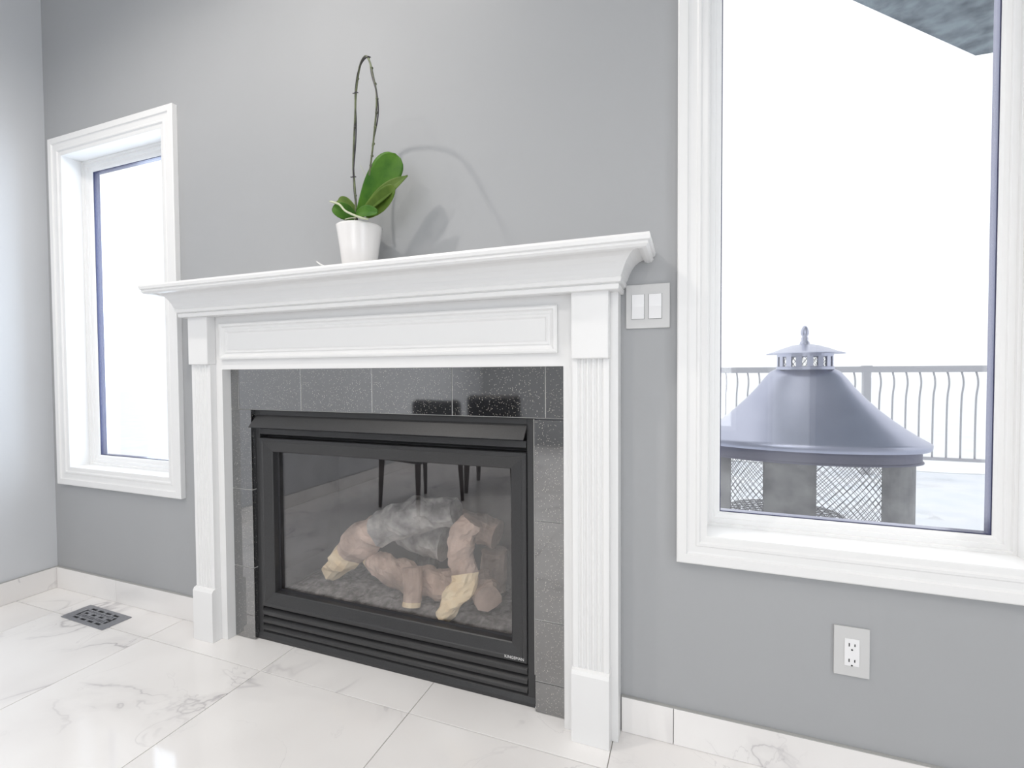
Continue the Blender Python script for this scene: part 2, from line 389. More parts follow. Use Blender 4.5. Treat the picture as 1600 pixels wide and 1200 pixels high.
# ------------------------------------------------------------------ granite tile surround
ts = tag(empty('granite_tile_surround', (XC, -.01, 0)), 'polished black speckled granite tiles between the white mantel and the fireplace insert', 'tile surround')
YT0, YT1 = -.020, -.0005
def gt(x0, x1, z0, z1, tilt=0, rot=0):
    g = .0013; bm = new_bm(); box(bm, x0 + g - (x0 + x1) / 2, x1 - g - (x0 + x1) / 2, YT0, YT1, z0 + g - (z0 + z1) / 2, z1 - g - (z0 + z1) / 2)
    o = obj('tile', bm, M_granite, ts, bevel=.0007); o.location = Vector(((x0 + x1) / 2, 0, (z0 + z1) / 2)) - ts.location
    o.rotation_euler = (tilt, 0, rot)
bx_ = [-1.655, -1.605, -1.299, -.995, -.695, -.392, -.31]
tl = [.0015, -.001, .0012, -.0018, .001, 0]
for i in range(6): gt(bx_[i], bx_[i + 1], .876, 1.035, tl[i] * .8, tl[(i + 2) % 6] * .8)
for z0, z1, t in ((.001, .275, .0), (.275, .573, .002), (.573, .876, -.001)): gt(-1.655, -1.540, z0, z1, t, .002)
for z0, z1, t in ((.001, .095, .001), (.095, .279, .0), (.279, .575, .002), (.575, .872, -.002)): gt(-.4275, -.31, z0, z1, t, -.001)
bm = new_bm()
box(bm, -1.655, -.31, -.0185, -.001, .8755, .8768); box(bm, -.4295, -.4275, -.017, -.001, .11, .873)
for x in bx_[1:-1]: box(bm, x - .0014, x + .0014, -.0187, -.001, .878, 1.034)
for z in (.275, .573): box(bm, -1.655, -1.5415, -.0187, -.001, z - .0014, z + .0014)
for z in (.095, .279, .575): box(bm, -.4265, -.31, -.0187, -.001, z - .0014, z + .0014)
o = obj('grout_lines', bm, M_darkgrout, ts); o.location = -ts.location

# ------------------------------------------------------------------ gas fireplace insert
ins = tag(empty('gas_fireplace_insert', (XC, .2, 0)), 'black steel gas fireplace insert with glass door, hood and louvres', 'fireplace')
def ip(name, bm, m=M_black, parent=None, **k):
    o = obj(name, bm, m, parent or ins, **k)
    if parent is None: o.location = -ins.location
    return o
bm = new_bm()
box(bm, INS[0], -1.521, .000, .14, .012, INS[3]); box(bm, -.456, INS[1], .000, .14, .012, INS[3]); box(bm, -1.521, -.456, .000, .14, .853, INS[3])
ip('trim_frame', bm, bevel=.0015)
# firebox shell (open to the front)
bm = new_bm(); FX0, FX1, FZ0, FZ1, FY0, FY1 = -1.515, -.460, .155, .76, .035, .42
box(bm, FX0, FX1, FY1, FY1 + .01, FZ0, FZ1); box(bm, FX0 - .01, FX0, FY0, FY1 + .01, .01, FZ1); box(bm, FX1, FX1 + .01, FY0, FY1 + .01, .01, FZ1)
box(bm, FX0, FX1, FY0, FY1 + .01, FZ0 - .01, FZ0); box(bm, FX0 - .01, FX1 + .01, FY0, FY1 + .01, FZ1, FZ1 + .09)
M_fire = add_noise(mat('grey_firebox_liner', (.08, .08, .09), .8), 6, (.06, .06, .065), (.12, .115, .12), bump=.3, bscale=30)
ip('firebox', bm, M_fire)
# hood
bm = new_bm(); prism(bm, [(.0, .856), (-.0385, .8135), (-.0385, .8115), (-.036, .8115), (.002, .852), (.03, .852), (.03, .856)], 'x', -1.534, -.454)
ip('hood', bm)
bm = new_bm(); prism(bm, [(.004, .806), (.0, .804), (-.001, .784), (.004, .782), (.03, .782), (.03, .806)], 'x', -1.519, -.458); ip('upper_louvre', bm)
# glass door
door = ip('glass_door', (lambda b: (ring(b, -1.519, -.457, .129, .770, [(0, .03), (0, -.004), (.002, -.006), (.013, -.006), (.016, -.004), (.050, .004), (.053, .007), (.053, .028)]), b)[1])(new_bm()))
def dp(name, bm, m, **k): return obj(name, bm, m, door, **k)
bm = new_bm(); ring(bm, -1.470, -.506, .178, .721, [(0, .0285), (.003, .0285), (.010, .032), (.010, .034), (0, .034)]); dp('gasket', bm, M_gasket)
bm = new_bm(); box(bm, -1.469, -.507, .030, .0335, .179, .720); dp('glass_pane', bm, M_fireglass)
# badge: raised lettering low on the door rail
cu = bpy.data.curves.new('badge_lettering', 'FONT'); cu.body = 'KINGSMAN'; cu.size = .0125; cu.extrude = .0004; cu.align_x = 'CENTER'
to = bpy.data.objects.new('tmp_text', cu); C.objects.link(to)
dg = bpy.context.evaluated_depsgraph_get(); me = bpy.data.meshes.new_from_object(to.evaluated_get(dg)); bpy.data.objects.remove(to)
me.materials.clear(); me.materials.append(mat('silver_print', (.75, .75, .75), .35, .2))
lo = bpy.data.objects.new('badge_lettering', me); C.objects.link(lo); lo.parent = door; lo.location = (-.498, -.0066, .1365); lo.rotation_euler = (radians(90), 0, 0)
# lower louvres and base
for z1_, z0_ in ((.117, .095), (.084, .065), (.054, .037)):
    bm = new_bm(); prism(bm, [(.010, z1_), (.008, z1_ + .0015), (-.004, z1_ - .006), (-.005, z1_ - .008), (-.003, z0_), (-.001, z0_), (-.001, z1_ - .008)], 'x', -1.5195, -.4570)
    ip('louvre', bm)
bm = new_bm(); box(bm, -1.521, -.456, .030, .034, .012, .14); ip('louvre_gap_shade', bm, M_gapshade)  # near-black sheet added to paint the shade in the louvre gaps
bm = new_bm(); box(bm, -1.521, -.456, .030, .034, .772, .853); ip('hood_gap_shade', bm, M_gapshade)  # same near-black sheet, painting the shade below the hood
bm = new_bm(); prism(bm, [(.03, .001), (-.006, .001), (-.006, .012), (.000, .026), (.006, .030), (.03, .030)], 'x', INS[0] + .003, INS[1] - .001); ip('base_plate', bm)

# ember bed
bm = new_bm(); nx, ny = 90, 30; vs = []
for j in range(ny + 1):
    row = []
    for i in range(nx + 1):
        x = FX0 + .02 + (FX1 - FX0 - .04) * i / nx; y = .06 + .33 * j / ny
        e = min(i, nx - i) / 10; e = min(1, e) * min(1, j / 5, (ny - j) / 4)
        z = FZ0 + .002 + e * (.018 + .016 * noise.noise(Vector((x * 14, y * 14, 0))) + .010 * noise.noise(Vector((x * 55, y * 55, 3))))
        row.append(bm.verts.new((x, y, max(z, FZ0 + .001))))
    vs.append(row)
for j in range(ny):
    for i in range(nx): bm.faces.new((vs[j][i], vs[j][i + 1], vs[j + 1][i + 1], vs[j + 1][i]))
M_ember = add_noise(mat('grey_ember_wool', (.22, .21, .22), .95), 40, (.12, .12, .12), (.34, .33, .33), bump=.6, bscale=160)
eb = obj('ember_bed', bm, M_ember); recenter(eb); tag(eb, 'grey ember wool covering the firebox floor under the logs', 'embers', kind='stuff')

# logs: ceramic, with bark and pale split ends
M_bark = add_noise(mat('pinkish_brown_bark', (.55, .42, .35), .9), 9, (.36, .27, .22), (.74, .58, .49), bump=.7, bscale=40, stretch=(1, 1, 1), bdist=.006)
M_char = add_noise(mat('charred_grey_bark', (.35, .35, .35), .9), 14, (.20, .20, .20), (.62, .62, .60), bump=.9, bscale=60, bdist=.006)
M_split = add_noise(mat('pale_split_wood', (.92, .76, .50), .8), 20, (.90, .72, .46), (.98, .85, .60), bump=.3, bscale=60, bdist=.003)
def log(name, pts, rads, label, mats, mi, seed=0, seg=18, amp=.16):
    sp = smoothpts(pts, 6); n = len(sp)
    rr = []
    for i in range(n):
        t = i / (n - 1) * (len(rads) - 1); k = min(int(t), len(rads) - 2); f = t - k; rr.append(rads[k] * (1 - f) + rads[k + 1] * f)
    def rf(i, k): return 1 + amp * noise.noise(Vector((sp[i].x * 22 + seed, cos(k * 2 * pi / seg) * 1.1 + sp[i].z * 20, sin(k * 2 * pi / seg) * 1.1 + sp[i].y * 20))) + amp * .5 * noise.noise(Vector((i * .9 + seed, k * 1.7, 3.3)))
    bm = new_bm(); tube(bm, sp, rr, seg, True, (lambda i: mi(i / (n - 1))) if callable(mi) else mi, rf)
    o = obj(name, bm, mats); recenter(o); tag(o, label, 'log', 'ceramic logs in the firebox'); return o
S = [M_bark, M_char, M_split]
log('fireplace_log', [(-1.335, .150, .215), (-1.275, .160, .285), (-1.200, .172, .355), (-1.08, .180, .430), (-.94, .185, .480), (-.79, .190, .505)], [.034, .058, .064, .062, .062, .050],
    'longest log, sloping up from a pale split lower left end to a charred grey top', S, lambda t: 2 if t < .25 else (0 if t < .52 else 1), 1, 14, .34)
log('fireplace_log', [(-1.07, .285, .375), (-.96, .275, .365), (-.87, .262, .355)], [.060, .068, .064], 'short charred grey log in the middle of the stack', S, 1, 7, 22, .25)
log('fireplace_log', [(-1.185, .20, .275), (-1.13, .185, .268), (-1.05, .182, .250), (-.93, .185, .235), (-.82, .185, .235), (-.73, .19, .236)], [.026, .046, .052, .054, .054, .048],
    'pinkish brown log lying along the bottom of the stack, knobbly at its left', S, lambda t: 2 if t < .06 else 0, 3, 22, .35)
log('fireplace_log', [(-.700, .135, .500), (-.735, .125, .44), (-.735, .118, .37), (-.712, .100, .315), (-.738, .085, .255), (-.785, .072, .180)], [.034, .046, .048, .042, .040, .028],
    'upright forked branch at the right with a bright pale split lower end', S, lambda t: 2 if t > .55 else 0, 5, 22, .38)
log('fireplace_log', [(-.935, .118, .310), (-.922, .098, .235), (-.918, .082, .185)], [.036, .034, .032], 'short stub standing in front of the bottom log with a round pale cut end', S, lambda t: 2 if t > .78 else 0, 11, 18, .15)
log('fireplace_log', [(-.700, .215, .258), (-.665, .150, .252), (-.635, .112, .247)], [.044, .050, .047], 'thick brown block lying at the far right of the firebox floor', S, 0, 17, 16, .22)
log('fireplace_log', [(-.84, .32, .425), (-.75, .315, .41), (-.68, .31, .395)], [.050, .055, .052], 'squat reddish brown log standing behind the upright branch', S, 0, 23, 18, .2)
log('fireplace_log', [(-.70, .32, .180), (-.70, .32, .25), (-.70, .32, .33)], [.05, .052, .05], 'brown block propping up the right rear log', S, 0, 31, 16, .15)
log('fireplace_log', [(-1.0, .33, .180), (-.995, .33, .24), (-.99, .33, .290)], [.040, .042, .038], 'small dark block propping up the middle charred log', S, 1, 37, 14, .15)

# ------------------------------------------------------------------ switch, outlet, register
sw = tag(empty('light_switch', (-.107, 0, 1.1279)), 'grey double light switch plate with two white rockers beside the mantel', 'light switch')
def child(name, bm, m, p, **k): o = obj(name, bm, m, p, **k); o.location = -p.location; return o
bm = new_bm(); ring(bm, -.1645, -.050, 1.1279, 1.2469, [(0, -.0003), (0, -.004), (.0015, -.0055), (.030, -.0055), (.03, -.0003)])
bm.free(); bm = new_bm()
box(bm, -.1645, -.050, -.0055, -.0003, 1.1279, 1.2469); child('wall_plate', bm, M_plate, sw, bevel=.0012)
for x in (-.149, -.104):
    bm = new_bm(); box(bm, x - .0008, x + .0338, -.0060, -.0052, 1.1530, 1.2200); g = child('rocker_gap', bm, M_slot, sw)
    bm = new_bm(); prism(bm, [(-.005, 1.1535), (-.0095, 1.1535), (-.0065, 1.1865), (-.0080, 1.2195), (-.005, 1.2195)], 'x', x, x + .033); child('rocker', bm, M_rocker, sw)
ol = tag(empty('wall_outlet', (.3666, 0, .2747)), 'pale grey wall outlet plate with a white duplex socket below the tall window', 'outlet')
bm = new_bm(); box(bm, .3302, .403, -.0055, -.0003, .2747, .3937); child('wall_plate', bm, M_plate, ol, bevel=.0012)
bm = new_bm(); box(bm, .3515, .3820, -.0075, -.0052, .3005, .3665); child('receptacle', bm, M_rocker, ol, bevel=.001)
for z in (.3520, .3140):
    for x, h in ((.3610, .008), (.3726, .0065)):
        bm = new_bm(); box(bm, x - .0011, x + .0011, -.0078, -.0070, z - h / 2, z + h / 2); child('slot', bm, M_slot, ol)
    bm = new_bm(); tube(bm, [(.3668, -.0078, z - .0115), (.3668, -.0070, z - .0115)], .0021, 12); child('ground_hole', bm, M_slot, ol)

vr = empty('floor_register', (-2.312, -.122, 0), radians(-1.5)); tag(vr, 'grey metal floor register with a basket weave grille set in the marble floor', 'floor vent')
M_reg = add_noise(mat('grey_brushed_metal', (.30, .31, .34), .38, .55), 60, (.27, .28, .31), (.34, .35, .38), stretch=(1, 12, 1), bump=.08)
cs = .005; NX, NY = 57, 21
hole = [[False] * NY for _ in range(NX)]
def H(x0, x1, y0, y1):
    for i in range(x0, x1):
        for j in range(y0, y1): hole[i][j] = True
H(8, 10, 6, 15); H(47, 49, 6, 15)
for k in range(4):
    a = 9 + k * 10
    H(a + 1, a + 8, 16, 18); H(a + 1, a + 8, 3, 5)
    H(a + 3, a + 8, 10, 12)
    for q in (0, 3, 6, 8): H(a + q + 1, a + q + 2, 13, 15)
    for q in (0, 3, 6, 8): H(a + q + 1, a + q + 2, 6, 9)
bm = new_bm()
for j in range(NY):
    i = 0
    while i < NX:
        if hole[i][j]: i += 1; continue
        e = i
        while e < NX and not hole[e][j]: e += 1
        box(bm, (i - NX / 2) * cs, (e - NX / 2) * cs, (j - NY / 2) * cs, (j + 1 - NY / 2) * cs, .0006, .004); i = e
obj('grille', bm, M_reg, vr)
bm = new_bm(); box(bm, -.115, .115, -.042, .042, .0002, .0006); obj('recess_shade', bm, M_slot, vr)  # black sheet painting the dark of the recess below the grille

# ------------------------------------------------------------------ orchid
orc = tag(empty('potted_orchid', (-.978, -.095, 1.337)), 'orchid without flowers in a white ceramic pot on the mantel shelf', 'potted plant')
M_pot = mat('white_glazed_ceramic', (.88, .86, .85), .22, 0, .5, .3)
M_leaf = add_noise(mat('orchid_leaf', (.05, .15, .01), .45, 0, .25), 16, (.030, .115, .006), (.075, .19, .012), bump=.15, bscale=90, stretch=(1, 1, 1))
M_leaf2 = add_noise(mat('olive_orchid_leaf', (.09, .15, .02), .5, 0, .25), 16, (.065, .125, .014), (.12, .19, .03), bump=.15, bscale=90)
M_stem = add_noise(mat('green_brown_stem', (.11, .13, .07), .55), 30, (.06, .06, .05), (.17, .20, .10))
M_stake = mat('dark_plant_stake', (.035, .03, .04), .5)
M_soil = add_noise(mat('bark_mulch', (.12, .08, .05), .95), 60, (.06, .04, .025), (.22, .15, .09), bump=.8)
def oc(name, bm, m, **k): o = obj(name, bm, m, orc, **k); return o       # modelled around the empty
bm = new_bm(); RP = lathe(bm, [(.0, .001), (.048, .0012), (.0525, .004), (.060, .066), (.0690, .128), (.0705, .133), (.0685, .1345), (.0665, .131), (.060, .08), (.050, .075)], 10 * 5)
for k, (r_, z_) in enumerate([]): pass
oc('pot', bm, M_pot, smooth=True).data
bm = new_bm(); lathe(bm, [(.0, .119), (.03, .122), (.05, .119), (.0645, .116)], 32); oc('bark_mulch', bm, M_soil)
ox, oy, oz = -.978, -.095, 1.337
def L3(p): return (p[0] - ox, p[1] - oy, p[2] - oz)
stem_pts = [(-.988, -.1, 1.448), (-0.987, -0.1, 1.505), (-0.986, -0.1, 1.541), (-0.99, -0.1, 1.601), (-0.994, -0.1, 1.657), (-0.986, -0.105, 1.737), (-0.976, -0.11, 1.812), (-0.965, -0.12, 1.863), (-0.927, -0.155, 1.902), (-0.895, -0.18, 1.916), (-0.864, -0.2, 1.911), (-0.837, -0.22, 1.876), (-0.816, -0.235, 1.826), (-0.791, -0.255, 1.764), (-0.788, -0.26, 1.718), (-0.793, -0.26, 1.677), (-0.811, -0.245, 1.636), (-0.829, -0.23, 1.602), (-0.848, -0.215, 1.568)]
sp = smoothpts([L3(p) for p in stem_pts], 8)
bm = new_bm(); tube(bm, sp, [.0034 - .0010 * i / len(sp) for i in range(len(sp))], 10)
for i in (20, 44, 62, 84, 92, 100, 107, 114, 121, 128, 134, 139):
    if i < len(sp): bmesh.ops.create_icosphere(bm, subdivisions=2, radius=.0042, matrix=Matrix.Translation(sp[i] + Vector((.0012, 0, 0))))
oc('flower_stem', bm, M_stem, smooth=True)
bm = new_bm(); wpts = [p + Vector((.0042 * cos(i * .17), .002 + .0042 * sin(i * .17), 0)) for i, p in enumerate(sp[:130])]
tube(bm, wpts, .0017, 8); oc('stake_wire', bm, M_stake, smooth=True)
for i in (28, 57, 84):
    bm = new_bm(); p = sp[i]; tube(bm, [p + Vector((-.010, -.002, .001)), p + Vector((-.004, -.004, -.001)), p + Vector((.004, -.004, .001)), p + Vector((.010, -.002, -.0015))], .0016, 6); oc('clip', bm, M_stake)
def leaf(base, tip, width, bend, nrm, mat_, fold=.25, notch=False, wp=None, name='leaf', twist=0):
    b, t = Vector(base), Vector(tip); n = Vector(nrm).normalized(); ax = t - b; side = ax.cross(n).normalized(); n = side.cross(ax).normalized()
    NL, NW = 22, 10; bm = new_bm(); g = []
    for i in range(NL + 1):
        s = i / NL; c = b + ax * s + n * bend * sin(pi * s * .9)
        w = width * ((sin(pi * min(1, (s * .86 + .12))) ** .62) if s < .999 else .18)
        if wp: w = width * wp(s)
        tw = twist * s; sd = side * cos(tw) + n * sin(tw); nn = n * cos(tw) - side * sin(tw)
        row = []
        for j in range(NW + 1):
            q = (j / NW - .5) * 2
            row.append(bm.verts.new(c + sd * q * w / 2 + nn * (fold * abs(q) ** 1.3 * w / 2) + nn * .0006 * sin(q * 14)))
        g.append(row)
    for i in range(NL):
        for j in range(NW): bm.faces.new((g[i][j], g[i][j + 1], g[i + 1][j + 1], g[i + 1][j]))
    o = oc(name, bm, mat_, smooth=True)
    so = o.modifiers.new('solid', 'SOLIDIFY'); so.thickness = .0018; so.offset = 0
    return o
wbig = lambda s: (.34 + .66 * sin(min(1, s / .72) * pi / 2) ** 1.2) if s < .72 else sqrt(max(.0, 1 - ((s - .72) / .285) ** 2.4)) + .02
wlan2 = lambda s: (.5 + .5 * sin(min(1, s / .45) * pi / 2)) if s < .45 else sqrt(max(.0, 1 - ((s - .45) / .56) ** 2.2)) + .02
wlan = lambda s: (.45 + .55 * sin(min(1, s / .5) * pi / 2)) if s < .5 else max(.06, (1 - ((s - .5) / .5) ** 2.0))
leaf(L3((-0.971, -0.1, 1.51)), L3((-0.827, -0.1, 1.666)), .100, .008, (.12, -1, -.10), M_leaf, .10, wp=wbig)
leaf(L3((-0.942, -0.115, 1.508)), L3((-0.785, -0.115, 1.595)), .056, .004, (.10, -1, .35), M_leaf2, .30, wp=wlan)
leaf(L3((-0.936, -0.12, 1.497)), L3((-0.818, -0.14, 1.558)), .060, -.010, (.15, -1, -.05), M_leaf2, .22, wp=wlan2)
leaf(L3((-0.98, -0.11, 1.506)), L3((-0.862, -0.155, 1.481)), .042, .010, (0, -1, .35), M_leaf, .25, wp=wlan2)
leaf(L3((-0.982, -0.11, 1.496)), L3((-1.037, -0.145, 1.523)), .050, .010, (-.1, -1, .30), M_leaf, .25, wp=wlan2)
leaf(L3((-0.996, -0.09, 1.522)), L3((-1.078, -0.07, 1.575)), .044, .008, (.1, -1, .2), M_leaf2, .35, wp=wlan2)
leaf(L3((-1.004, -0.08, 1.533)), L3((-1.068, -0.06, 1.569)), .036, .010, (.1, -1, .1), M_leaf, .25, wp=wlan2)
M_root = mat('pale_aerial_root', (.55, .58, .42), .6)
bm = new_bm(); tube(bm, smoothpts([L3(p) for p in ((-1.043, -0.15, 1.542), (-1.0, -0.16, 1.524), (-0.975, -0.165, 1.501), (-0.948, -0.165, 1.486), (-0.922, -0.16, 1.475), (-0.901, -0.15, 1.471))], 6), [.0022] + [.0032] * 30, 8); oc('aerial_root', bm, M_root, smooth=True)
bm = new_bm(); tube(bm, smoothpts([L3(p) for p in ((-0.995, -0.14, 1.484), (-0.963, -0.155, 1.48), (-0.941, -0.16, 1.477))], 6), .0018, 8); oc('aerial_root', bm, M_root, smooth=True)
bm = new_bm(); tube(bm, smoothpts([L3(p) for p in ((-.945, -.1, 1.62), (-.95, -.11, 1.64), (-.957, -.115, 1.655))], 4), .0007, 6); oc('wire_tie', bm, M_root)
# small white petal lying next to the pot
bm = new_bm(); g = []
for i in range(9):
    s = i / 8; row = []
    for j in range(5):
        q = (j / 4 - .5) * 2; w = .008 * sin(pi * (.1 + .85 * s)); row.append(bm.verts.new((-1.083 + .040 * s, -.168 + q * w, 1.3375 + .017 * (1 - s) ** 2 + .003 * abs(q))))
    g.append(row)
for i in range(8):
    for j in range(4): bm.faces.new((g[i][j], g[i][j + 1], g[i + 1][j + 1], g[i + 1][j]))
pe = obj('fallen_petal', bm, mat('white_petal', (.9, .9, .9), .6), smooth=True); pe.modifiers.new('s', 'SOLIDIFY').thickness = .001
recenter(pe); pe.location.z = 1.3376; tag(pe, 'small curled white petal on the mantel shelf left of the orchid pot', 'petal')

# ------------------------------------------------------------------ outdoors
M_snow = add_noise(mat('snow', (.92, .94, .97), .7), 3, (.88, .91, .95), (.95, .96, .98), bump=.3, bscale=6, bdist=.03)
M_railp = mat('grey_aluminium_railing', (.5, .5, .53), .4, .1)
DZ = -.06
bm = new_bm(); nx, ny = 60, 40; vs = []
for j in range(ny + 1):
    vs.append([bm.verts.new((-6 + 14 * i / nx, .16 + 4.7 * j / ny, DZ + .012 * noise.noise(Vector((i * .4, j * .4, 0))) - .02 * (abs(j - 12) < 2))) for i in range(nx + 1)])
for j in range(ny):
    for i in range(nx): bm.faces.new((vs[j][i], vs[j][i + 1], vs[j + 1][i + 1], vs[j + 1][i]))
bmesh.ops.solidify(bm, geom=bm.faces[:], thickness=.06)
struct(obj('deck', bm, M_snow, smooth=True))
struct(bx('ground', -60, 60, 4.9, 120, -.9, -.8, M_snow))
RY = 4.5
rl = tag(empty('deck_railing', (1.3, RY, DZ)), 'grey metal deck railing with wavy thin balusters seen through the tall window', 'railing')
def rp(name, bm, **k): return child(name, bm, M_railp, rl, **k)
bm = new_bm(); box(bm, -5.5, 7.5, RY - .035, RY + .035, .985, 1.048); rp('top_rail', bm, bevel=.006)
bm = new_bm(); box(bm, -5.5, 7.5, RY - .018, RY + .018, .115, .145); rp('bottom_rail', bm)
for x in (-2.1, -.2, 1.70, 3.6, 5.5):
    bm = new_bm(); box(bm, x - .032, x + .032, RY - .032, RY + .032, DZ, 1.00); box(bm, x - .045, x + .045, RY - .045, RY + .045, DZ, DZ + .012); box(bm, x - .04, x + .04, RY - .04, RY + .04, 1.04, 1.055); rp('post', bm)
bal = None; BP = .110
bm = new_bm(); tube(bm, smoothpts([(0, 0, .13), (0, 0, .45), (.0, -.004, .64), (.002, -.008, .76), (.008, -.02, .86), (.007, -.014, .93), (0, 0, .99)], 5), .0085, 6)
bal = obj('baluster', bm, M_railp, rl, smooth=True); bal.location = (1.70 + BP - 1.3, 0, -DZ)
for k in range(-18, 32):
    if k in (0, 1) or abs((k * BP) % 1.9 - 0) < .03: continue
    x = 1.70 + k * BP
    c = bal.copy(); C.objects.link(c); c.parent = rl; c.location = (x - 1.3, 0, -DZ)

# covered fire pit on the deck
FCX, FCY, SY = .566, 1.54, .50
fp = tag(empty('fire_pit', (FCX, FCY, DZ)), 'outdoor fire pit with a wide grey conical hood and mesh sides on the snowy deck', 'fire pit')
M_hood = add_noise(mat('blue_grey_enamel_steel', (.52, .54, .66), .3, .7), 5, (.48, .50, .62), (.55, .57, .69))
M_post = add_noise(mat('weathered_grey_steel', (.22, .22, .23), .5, .3), 9, (.18, .18, .19), (.30, .30, .30))
M_mesh = mat('steel_wire_mesh', (.22, .22, .24), .45, .6)
def fpart(name, bm, m, parent=None, **k):
    return obj(name, bm, m, parent or fp, **k)
z_ = lambda z: z - DZ
hp = [(.128, 1.022), (.135, 1.018), (.160, 1.005), (.185, .975), (.225, .920), (.275, .862), (.33, .806), (.385, .758), (.44, .715), (.49, .680), (.525, .658), (.538, .650), (.541, .644), (.539, .624), (.53, .616), (.50, .616), (.50, .622), (.30, .78), (.128, .99)]
bm = new_bm(); lathe(bm, [(r, z_(z)) for r, z in hp], 72, sy=SY, closed=True); hood = fpart('hood', bm, M_hood, smooth=True)
hood.modifiers.new('es', 'EDGE_SPLIT').split_angle = radians(40)
bm = new_bm(); lathe(bm, [(.500, z_(.622)), (.500, z_(.566)), (.507, z_(.562)), (.507, z_(.555)), (.485, z_(.555)), (.485, z_(.622))], 72, sy=SY, closed=True); fpart('rim_band', bm, mat('shaded_blue_grey_steel', (.2, .2, .26), .45, .5))  # band steel darkened to carry the shadow under the hood's lip
# vented collar: ring with window openings (built of posts), cap and finial
bm = new_bm(); lathe(bm, [(.130, z_(1.015)), (.133, z_(1.030)), (.126, z_(1.032)), (.122, z_(1.018))], 48, closed=True); lathe(bm, [(.126, z_(1.082)), (.130, z_(1.10)), (.120, z_(1.10)), (.120, z_(1.082))], 48, closed=True)
for k in range(16):
    a = 2 * pi * k / 16; w = .55 * 2 * pi / 16 / 2
    poly = [(.127 * cos(a - w), .127 * sin(a - w)), (.127 * cos(a + w), .127 * sin(a + w)), (.122 * cos(a + w), .122 * sin(a + w)), (.122 * cos(a - w), .122 * sin(a - w))]
    prism(bm, poly, 'z', z_(1.028), z_(1.085))
fpart('vent_collar', bm, M_hood)
bm = new_bm()
for s in (-1, 1):
    for k in range(36):
        a = 2 * pi * k / 36; pts = [(.1215 * cos(a + s * t * .32), .1215 * sin(a + s * t * .32), z_(1.028 + .057 * t)) for t in (0, .5, 1)]; tube(bm, pts, .0011, 4, False)
tag(fpart('vent_mesh', bm, M_mesh), kind='stuff')
bm = new_bm(); lathe(bm, [(.0, z_(1.150)), (.02, z_(1.149)), (.06, z_(1.142)), (.11, z_(1.125)), (.150, z_(1.108)), (.178, z_(1.100)), (.180, z_(1.096)), (.150, z_(1.098)), (.10, z_(1.098)), (.0, z_(1.10))], 56); cap = fpart('cap', bm, M_hood, smooth=True)
bm = new_bm(); lathe(bm, [(.0, z_(1.246)), (.008, z_(1.243)), (.014, z_(1.232)), (.019, z_(1.215)), (.018, z_(1.200)), (.012, z_(1.188)), (.017, z_(1.180)), (.015, z_(1.168)), (.022, z_(1.158)), (.024, z_(1.148))], 24); fpart('finial', bm, M_hood, smooth=True)
RB = .475
def arc_panel(a0, a1, r, z0, z1, n=8, th=.004):
    bm = new_bm(); poly = []
    for i in range(n + 1): a = a0 + (a1 - a0) * i / n; poly.append((r * sin(a), -SY * r * cos(a)))
    for i in range(n, -1, -1): a = a0 + (a1 - a0) * i / n; poly.append(((r - th) * sin(a), -SY * (r - th) * cos(a)))
    prism(bm, poly, 'z', z0, z1); return bm
for c_, w_ in ((62, 50), (-13, 28), (-62, 24), (187, 26)):
    fpart('post_panel', arc_panel(radians(c_ - w_ / 2), radians(c_ + w_ / 2), RB, 0.0, z_(.560)), M_post)
bm = new_bm(); rm = RB - .012; Z0, Z1 = z_(.02), z_(.55); NW = 84
for s in (-1, 1):
    for k in range(NW):
        a = 2 * pi * k / NW; tot = 1.05
        pts = [(rm * cos(a + s * tot * t), SY * rm * sin(a + s * tot * t), Z0 + (Z1 - Z0) * t) for t in [i / 10 for i in range(11)]]; tube(bm, pts, .0014, 4, False)
tag(fpart('wire_mesh', bm, M_mesh), kind='stuff')
bm = new_bm(); lathe(bm, [(RB + .004, z_(.02)), (RB + .004, z_(-.01)), (RB - .02, z_(-.01)), (RB - .02, z_(.02))], 64, sy=SY, closed=True); lathe(bm, [(0, z_(.06)), (.3, z_(.02)), (RB - .02, z_(.015))], 64, sy=SY); fpart('base_ring', bm, M_post)
# cooking grate inside, bars and ring
gr = empty('cooking_grate', (FCX - .10, FCY - .04, .262)); tag(gr, 'round steel cooking grate inside the outdoor fire pit', 'grate')
M_grate = mat('pale_steel_grate', (.7, .7, .72), .4, .3)
bm = new_bm(); GR = .27
tube(bm, [(GR * cos(2 * pi * k / 40), .85 * GR * sin(2 * pi * k / 40), 0) for k in range(41)], .005, 6, False); obj('outer_ring', bm, M_grate, gr)
for ang in (35, -35):
    for k in range(-5, 6):
        d = k * .045; h = sqrt(max(0, GR * GR - d * d)); a = radians(ang); ux, uy = cos(a), sin(a)
        p = (-uy * d - ux * h, (ux * d - uy * h) * .85, 0); q = (-uy * d + ux * h, (ux * d + uy * h) * .85, 0)
        bm = new_bm(); tube(bm, [p, q], .0032, 6); obj('grate_bar', bm, M_grate, gr)
for a in (40, 160, 280):
    bm = new_bm(); ca, sa = cos(radians(a)), sin(radians(a)); tube(bm, [(GR * .8 * ca, GR * .68 * sa, 0), (GR * .8 * ca, GR * .68 * sa, -.262 - .0)], .006, 8); obj('leg', bm, M_grate, gr)

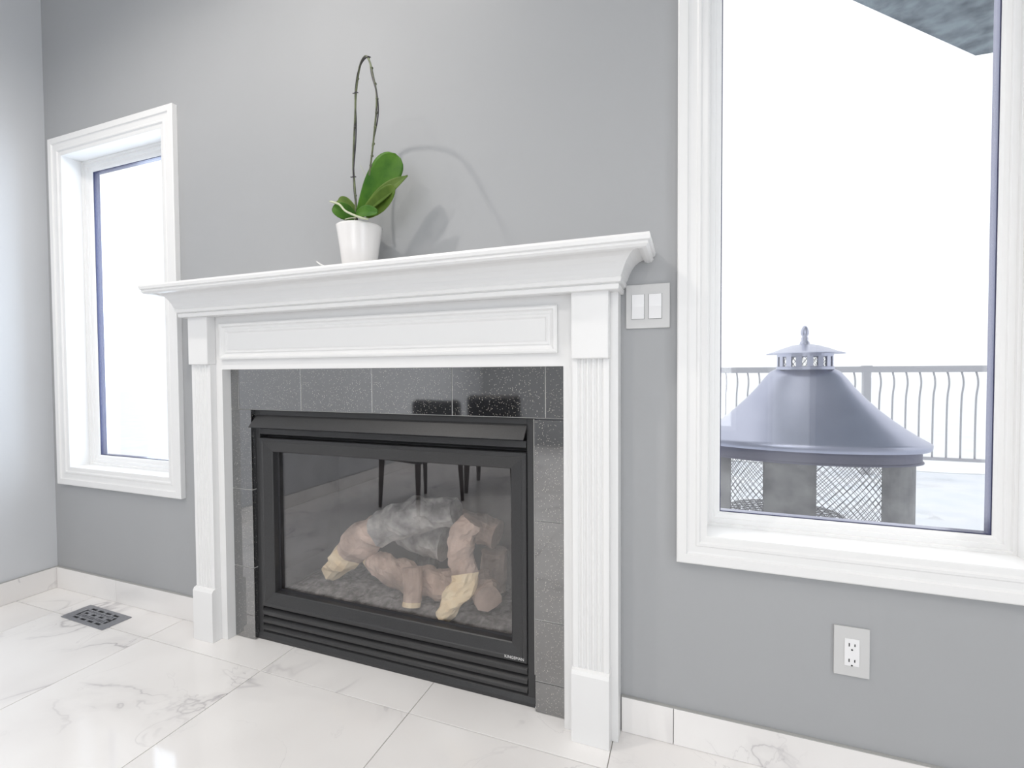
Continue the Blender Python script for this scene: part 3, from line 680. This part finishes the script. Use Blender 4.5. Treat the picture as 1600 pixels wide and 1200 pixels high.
# corner of a roof eave outside, above
M_eave = add_noise(mat('blue_grey_eave', (.12, .17, .2), .6), 12, (.07, .10, .13), (.24, .30, .34), bump=.3)
bm = new_bm(); A, B, Cc = Vector((1.351, 1.776)), Vector((1.168, 1.606)), Vector((1.412, 1.779))
d1 = (B - A).normalized(); d2 = (Cc - A).normalized()
poly = [tuple(A), tuple(A + d2 * 2.2), tuple(A + d2 * 2.2 + Vector((0, -1.62))), tuple(A + d1 * 1.9 + Vector((0, 0)))]
poly = [(1.351, 1.776), (3.6, 1.87), (3.6, .16), (-.2, .16), (-.2, .332)]
prism(bm, poly, 'z', 2.60, 2.72); ev = struct(obj('roof_eave', bm, M_eave))

# ------------------------------------------------------------------ ceiling lights
M_ring = mat('white_lamp_ring', (.85, .85, .85), .4)
M_lens = bpy.data.materials.new('lit_lens'); M_lens.use_nodes = True; b_ = M_lens.node_tree.nodes['Principled BSDF']; b_.inputs['Emission Color'].default_value = (1, .93, .85, 1); b_.inputs['Emission Strength'].default_value = 9
names = ['recessed ceiling light in front of the left end of the mantel', 'recessed ceiling light close to the wall above the orchid', 'added recessed fill light above the black chairs', 'added recessed fill light behind the camera in mid room',
         'added recessed fill light at the left of the back window', 'added recessed fill light at the right of the back window', 'added recessed fill light near the right hand wall']
for (x, y), nm in zip(LAMPS, names):
    t = tag(empty('ceiling_light', (x, y, CEIL)), nm, 'ceiling light', 'recessed ceiling lights')
    bm = new_bm(); lathe(bm, [(.045, -.001), (.062, -.001), (.062, -.006), (.048, -.010), (.045, -.008)], 32, closed=True); obj('trim_ring', bm, M_ring, t, smooth=True)
    bm = new_bm(); R_ = lathe(bm, [(.0448, -.003), (.0001, -.003)], 32); obj('lens', bm, M_lens, t)

# ------------------------------------------------------------------ chairs reflected in the fireplace glass
M_fab = add_noise(mat('black_leather', (.02, .02, .022), .35), 30, (.015, .015, .017), (.03, .03, .033), bump=.2, bscale=120)
M_leg = mat('dark_walnut', (.03, .018, .014), .35)
def chair(x, y, rz, label):
    t = tag(empty('lounge_chair', (x, y, 0), rz), label, 'chair', 'black chairs behind the camera')
    def rb(name, x0, x1, y0, y1, z0, z1, m, b):
        bm = new_bm(); box(bm, x0, x1, y0, y1, z0, z1); o = obj(name, bm, m, t, bevel=b); o.modifiers['bevel'].segments = 4; return o
    rb('seat', -.23, .23, -.26, .24, .36, .46, M_fab, .035)
    rb('backrest', -.25, .25, -.30, -.21, .44, .80, M_fab, .045)
    for sx in (-.19, .19):
        for sy in (-.24, .21):
            bm = new_bm(); tube(bm, [(sx * 1.06, sy * 1.06, 0.001), (sx, sy, .365)], [.017, .030], 4); obj('leg', bm, M_leg, t)
chair(-1.93, -1.74, radians(14), 'black leather lounge chair nearer the left wall behind the camera')
chair(-1.60, -2.42, radians(-12), 'black leather lounge chair in front of the back window')
